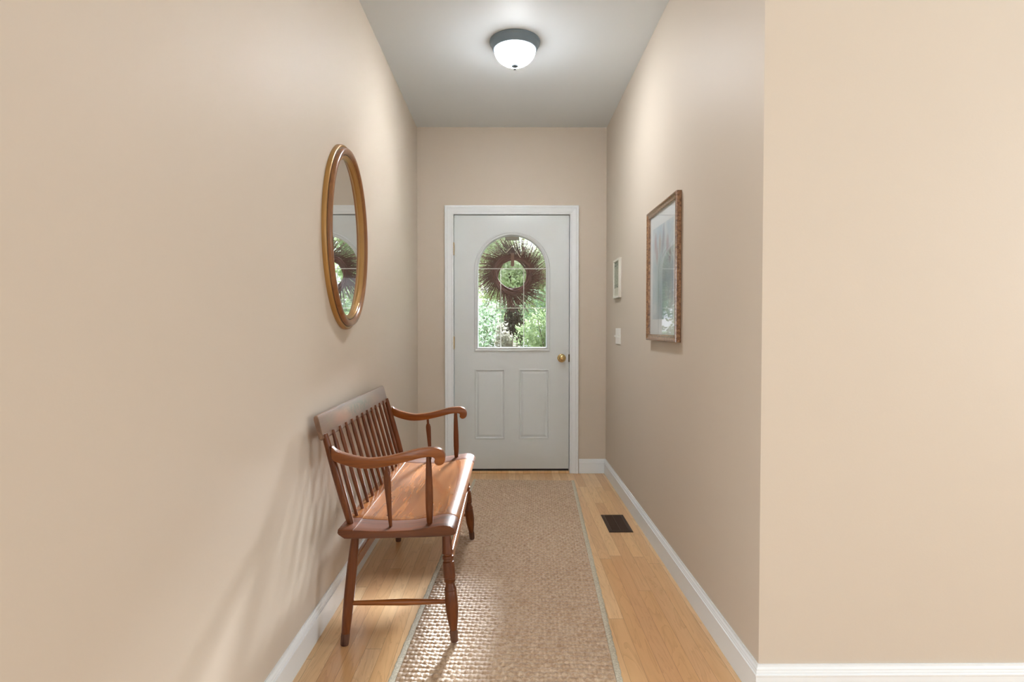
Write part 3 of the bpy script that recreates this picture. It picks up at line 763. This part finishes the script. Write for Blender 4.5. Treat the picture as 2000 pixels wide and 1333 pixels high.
b = MB(); tube(b, [(.030,4.536,1.815),(-.02,4.545,1.762)], .003, 6); tube(b, [(.033,4.536,1.815),(.075,4.545,1.76),(.11,4.552,1.705)], .003, 6)
b.build('hanging_cord', simple('pale_cord', srgb(196,186,170), .7), wr, smooth=True)
hg = base('wreath_hanger', (.030, 4.53, 1.80), 'pale plate hanger at the top of the door glass with a brown strap', 'hook')
M['hang'] = simple('pale_hanger_metal', srgb(176,172,158), .5)
b = MB(); b.box(-.022, 4.5235, 1.866, .082, 4.5285, 1.892); b.build('plate', M['hang'], hg)
b = MB()
for x0, x1, z0, z1 in ((-.026,-.022,1.80,1.892),(.082,.086,1.80,1.892),(-.026,.086,1.861,1.865),(-.026,.086,1.798,1.802)): b.box(x0, 4.5235, z0, x1, 4.5275, z1)
b.build('wire_frame', M['dark_metal'], hg)
so = [(.033+.0135*math.cos(math.pi+math.pi*k/10), 1.665+.0135*math.sin(math.pi+math.pi*k/10)) for k in range(11)]+[(.0465,1.76),(.0195,1.76)]
plate([so], 4.5235, 4.5285, .001, lambda a, b_, y: (a, y, b_), 'strap', simple('brown_strap', srgb(110,78,62), .6), hg)

# ------------------------------------------------------------------ garden outside
def leaf_mat(name, c1, c2, c3):
    t = NT(name); c = t.co(); f = t.noise(c, 2.2, 3); f2 = t.noise(c, 23, 2)
    col = t.mix(f2, t.ramp(f, [(.3, c1), (.7, c2)]), c3)
    t.set(Base_Color=col, Roughness=.6)
    tr = t.node('ShaderNodeBsdfTranslucent'); t.put(tr.inputs[0], col)
    mx = t.node('ShaderNodeMixShader'); mx.inputs[0].default_value = .5
    t.l.new(t.b.outputs[0], mx.inputs[1]); t.l.new(tr.outputs[0], mx.inputs[2]); t.l.new(mx.outputs[0], t.n['Material Output'].inputs[0])
    return t.m
LM = {'bright': leaf_mat('bright_green_leaves', srgb(126,152,106), srgb(160,184,132), srgb(188,204,162)),
      'mid': leaf_mat('mid_green_leaves', srgb(116,146,122), srgb(146,172,140), srgb(174,194,162)),
      'pale': leaf_mat('pale_flowering_leaves', srgb(130,134,116), srgb(158,158,142), srgb(170,166,156)),
      'dark': leaf_mat('dark_brown_green_leaves', srgb(56,52,42), srgb(68,68,52), srgb(80,72,62)),
      'yellow': leaf_mat('yellow_green_leaves', srgb(176,190,158), srgb(200,210,178), srgb(214,220,196))}
M['bark'] = simple('grey_brown_bark', srgb(96,84,70), .9, bump=.6, bscale=30)
G0 = -.45
nr = np.random.default_rng(11)
def foliage(cx, cy, cz, rx, ry, rz, n, size, name, mat, parent, lumps=14):
    # leaves gathered in lumps inside an ellipsoid
    lc = nr.normal(0, 1, (lumps, 3)); lc /= np.linalg.norm(lc, axis=1)[:, None]; lc *= nr.uniform(.25, .78, (lumps, 1))
    k = nr.integers(0, lumps, n); d = nr.normal(0, 1, (n, 3)); d /= np.linalg.norm(d, axis=1)[:, None]
    p = lc[k] + d*nr.uniform(.2, .40, (n, 1))
    p = p*np.array([rx, ry, rz]) + np.array([cx, cy, cz]); p[:, 2] = np.maximum(p[:, 2], G0+.05)
    a = nr.normal(0, 1, (n, 3)); a /= np.linalg.norm(a, axis=1)[:, None]
    b_ = np.cross(a, nr.normal(0, 1, (n, 3))); b_ /= np.linalg.norm(b_, axis=1)[:, None]
    s = size*nr.uniform(.6, 1.3, (n, 1))
    v = np.stack([p-a*s, p+b_*s*.45, p+a*s, p-b_*s*.45], 1).reshape(-1, 3) - np.array(OFF[parent.name])
    q = np.arange(4*n).reshape(n, 4)
    me = bpy.data.meshes.new(name); me.from_pydata(v.tolist(), [], q.tolist()); me.materials.append(mat); me.update()
    o = bpy.data.objects.new(name, me); C.objects.link(o); o.parent = parent; return o
def shrub(kind, x, y, w, h, n, size, mat, label, group=None):
    t = base(kind, (x, y, G0), label, 'tree' if 'tree' in kind else 'shrub', group)
    tree = 'tree' in kind
    zc = G0+h*(.56 if tree else .50)
    foliage(x, y, zc, w, w*.8, h*(.46 if tree else .52), n, size, 'foliage', mat, t)
    b = MB()
    if tree:
        tube(b, [(x,y,G0),(x+.05,y,G0+h*.3),(x-.04,y,G0+h*.75)], .13*h/5, 8, .04); b.build('trunk', M['bark'], t, smooth=True)
    else:
        for k in range(6):
            a = k*1.05; tube(b, [(x+.04*math.cos(a),y+.04*math.sin(a),G0),(x+w*.3*math.cos(a),y+w*.3*math.sin(a),G0+h*.45),(x+w*.5*math.cos(a),y+w*.5*math.sin(a),G0+h*.75)], .02, 5, .006)
        b.build('stems', M['bark'], t, smooth=True)
shrub('shrub', -.75, 10.2, .75, 2.15, 5200, .045, LM['mid'], 'mid green shrub at the left behind the door glass')
shrub('shrub', .95, 10.6, .80, 2.35, 6000, .045, LM['bright'], 'bright green shrub at the right behind the door glass')
shrub('flowering_shrub', -.02, 9.4, .36, 1.95, 2600, .036, LM['pale'], 'pale flowering shrub in the middle of the view through the door')
shrub('shrub', .35, 8.8, .42, 1.35, 2600, .04, LM['yellow'], 'low yellow-green shrub nearest the door, right of the pale one')
shrub('shrub', -.45, 8.9, .40, 1.25, 2400, .04, LM['bright'], 'low bright green shrub nearest the door, left of the pale one')
shrub('evergreen_shrub', .06, 12.4, .28, 2.45, 3200, .05, LM['dark'], 'dark brown-green evergreen standing behind the pale flowering shrub')
shrub('broadleaf_tree', -2.3, 16.4, 1.6, 4.9, 11000, .09, LM['mid'], 'mid green tree at the far left beyond the door')
shrub('broadleaf_tree', .05, 19.5, 2.7, 5.8, 16000, .10, LM['yellow'], 'yellow-green tree seen through the middle of the wreath')
shrub('broadleaf_tree', 2.4, 16.5, 1.6, 4.9, 11000, .09, LM['bright'], 'bright green tree at the far right beyond the door')
shrub('shrub', 2.8, 11.5, .85, 2.3, 5200, .05, LM['mid'], 'wide green shrub at the right end of the garden row')
shrub('shrub', -2.75, 12.0, .85, 2.2, 5200, .05, LM['bright'], 'wide bright shrub at the left end of the garden row')
shrub('broadleaf_tree', 5.6, 17.0, 1.6, 4.2, 7000, .10, LM['yellow'], 'yellow-green tree at the right corner of the garden')
shrub('broadleaf_tree', -5.6, 17.0, 1.6, 4.2, 7000, .10, LM['mid'], 'green tree at the left corner of the garden')
hd = base('hedge', (0, 13.3, G0), 'long clipped-looking green hedge running behind the garden shrubs', 'hedge')
for k in range(1):
    n = 26000; p = np.stack([nr.uniform(-7, 7, n), 13.3+nr.uniform(-.35, .35, n), G0+.02+2.35*nr.uniform(0, 1, n)**.8], 1)
    p[:, 2] += .18*np.sin(p[:, 0]*2.3)*(p[:, 2] > 1.2)
    a = nr.normal(0, 1, (n, 3)); a /= np.linalg.norm(a, axis=1)[:, None]
    b_ = np.cross(a, nr.normal(0, 1, (n, 3))); b_ /= np.linalg.norm(b_, axis=1)[:, None]
    sz = .055*nr.uniform(.6, 1.3, (n, 1)); v = np.stack([p-a*sz, p+b_*sz*.5, p+a*sz, p-b_*sz*.5], 1).reshape(-1, 3)-np.array(OFF[hd.name])
    me = bpy.data.meshes.new('foliage'); me.from_pydata(v.tolist(), [], np.arange(4*n).reshape(n, 4).tolist()); me.materials.append(LM['mid']); me.update()
    o = bpy.data.objects.new('foliage', me); C.objects.link(o); o.parent = hd
for k in range(15):
    b = MB(); tube(b, [(-6.7+k*.95, 13.3, G0), (-6.66+k*.95, 13.35, G0+1.2)], .03, 6, .015); b.build('stem', M['bark'], hd, smooth=True)
g = NT('garden_lawn'); c = g.co(); n1 = g.noise(c, 14, 4, .6)
g.set(Base_Color=g.ramp(n1, [(.3, srgb(120,150,86)), (.7, srgb(168,192,120))]), Roughness=.9)
lawn = MB().box(-14, YB+.9, G0-.1, 14, 40, G0).build('garden_ground', g.m); tag(lawn, kind='structure')
step = MB().box(-.9, YB+.16, G0, 1.0, YB+1.3, -.03).build('door_step', simple('grey_stone_step', srgb(150,146,138), .85, bump=.3, bscale=40)); tag(step, kind='structure')
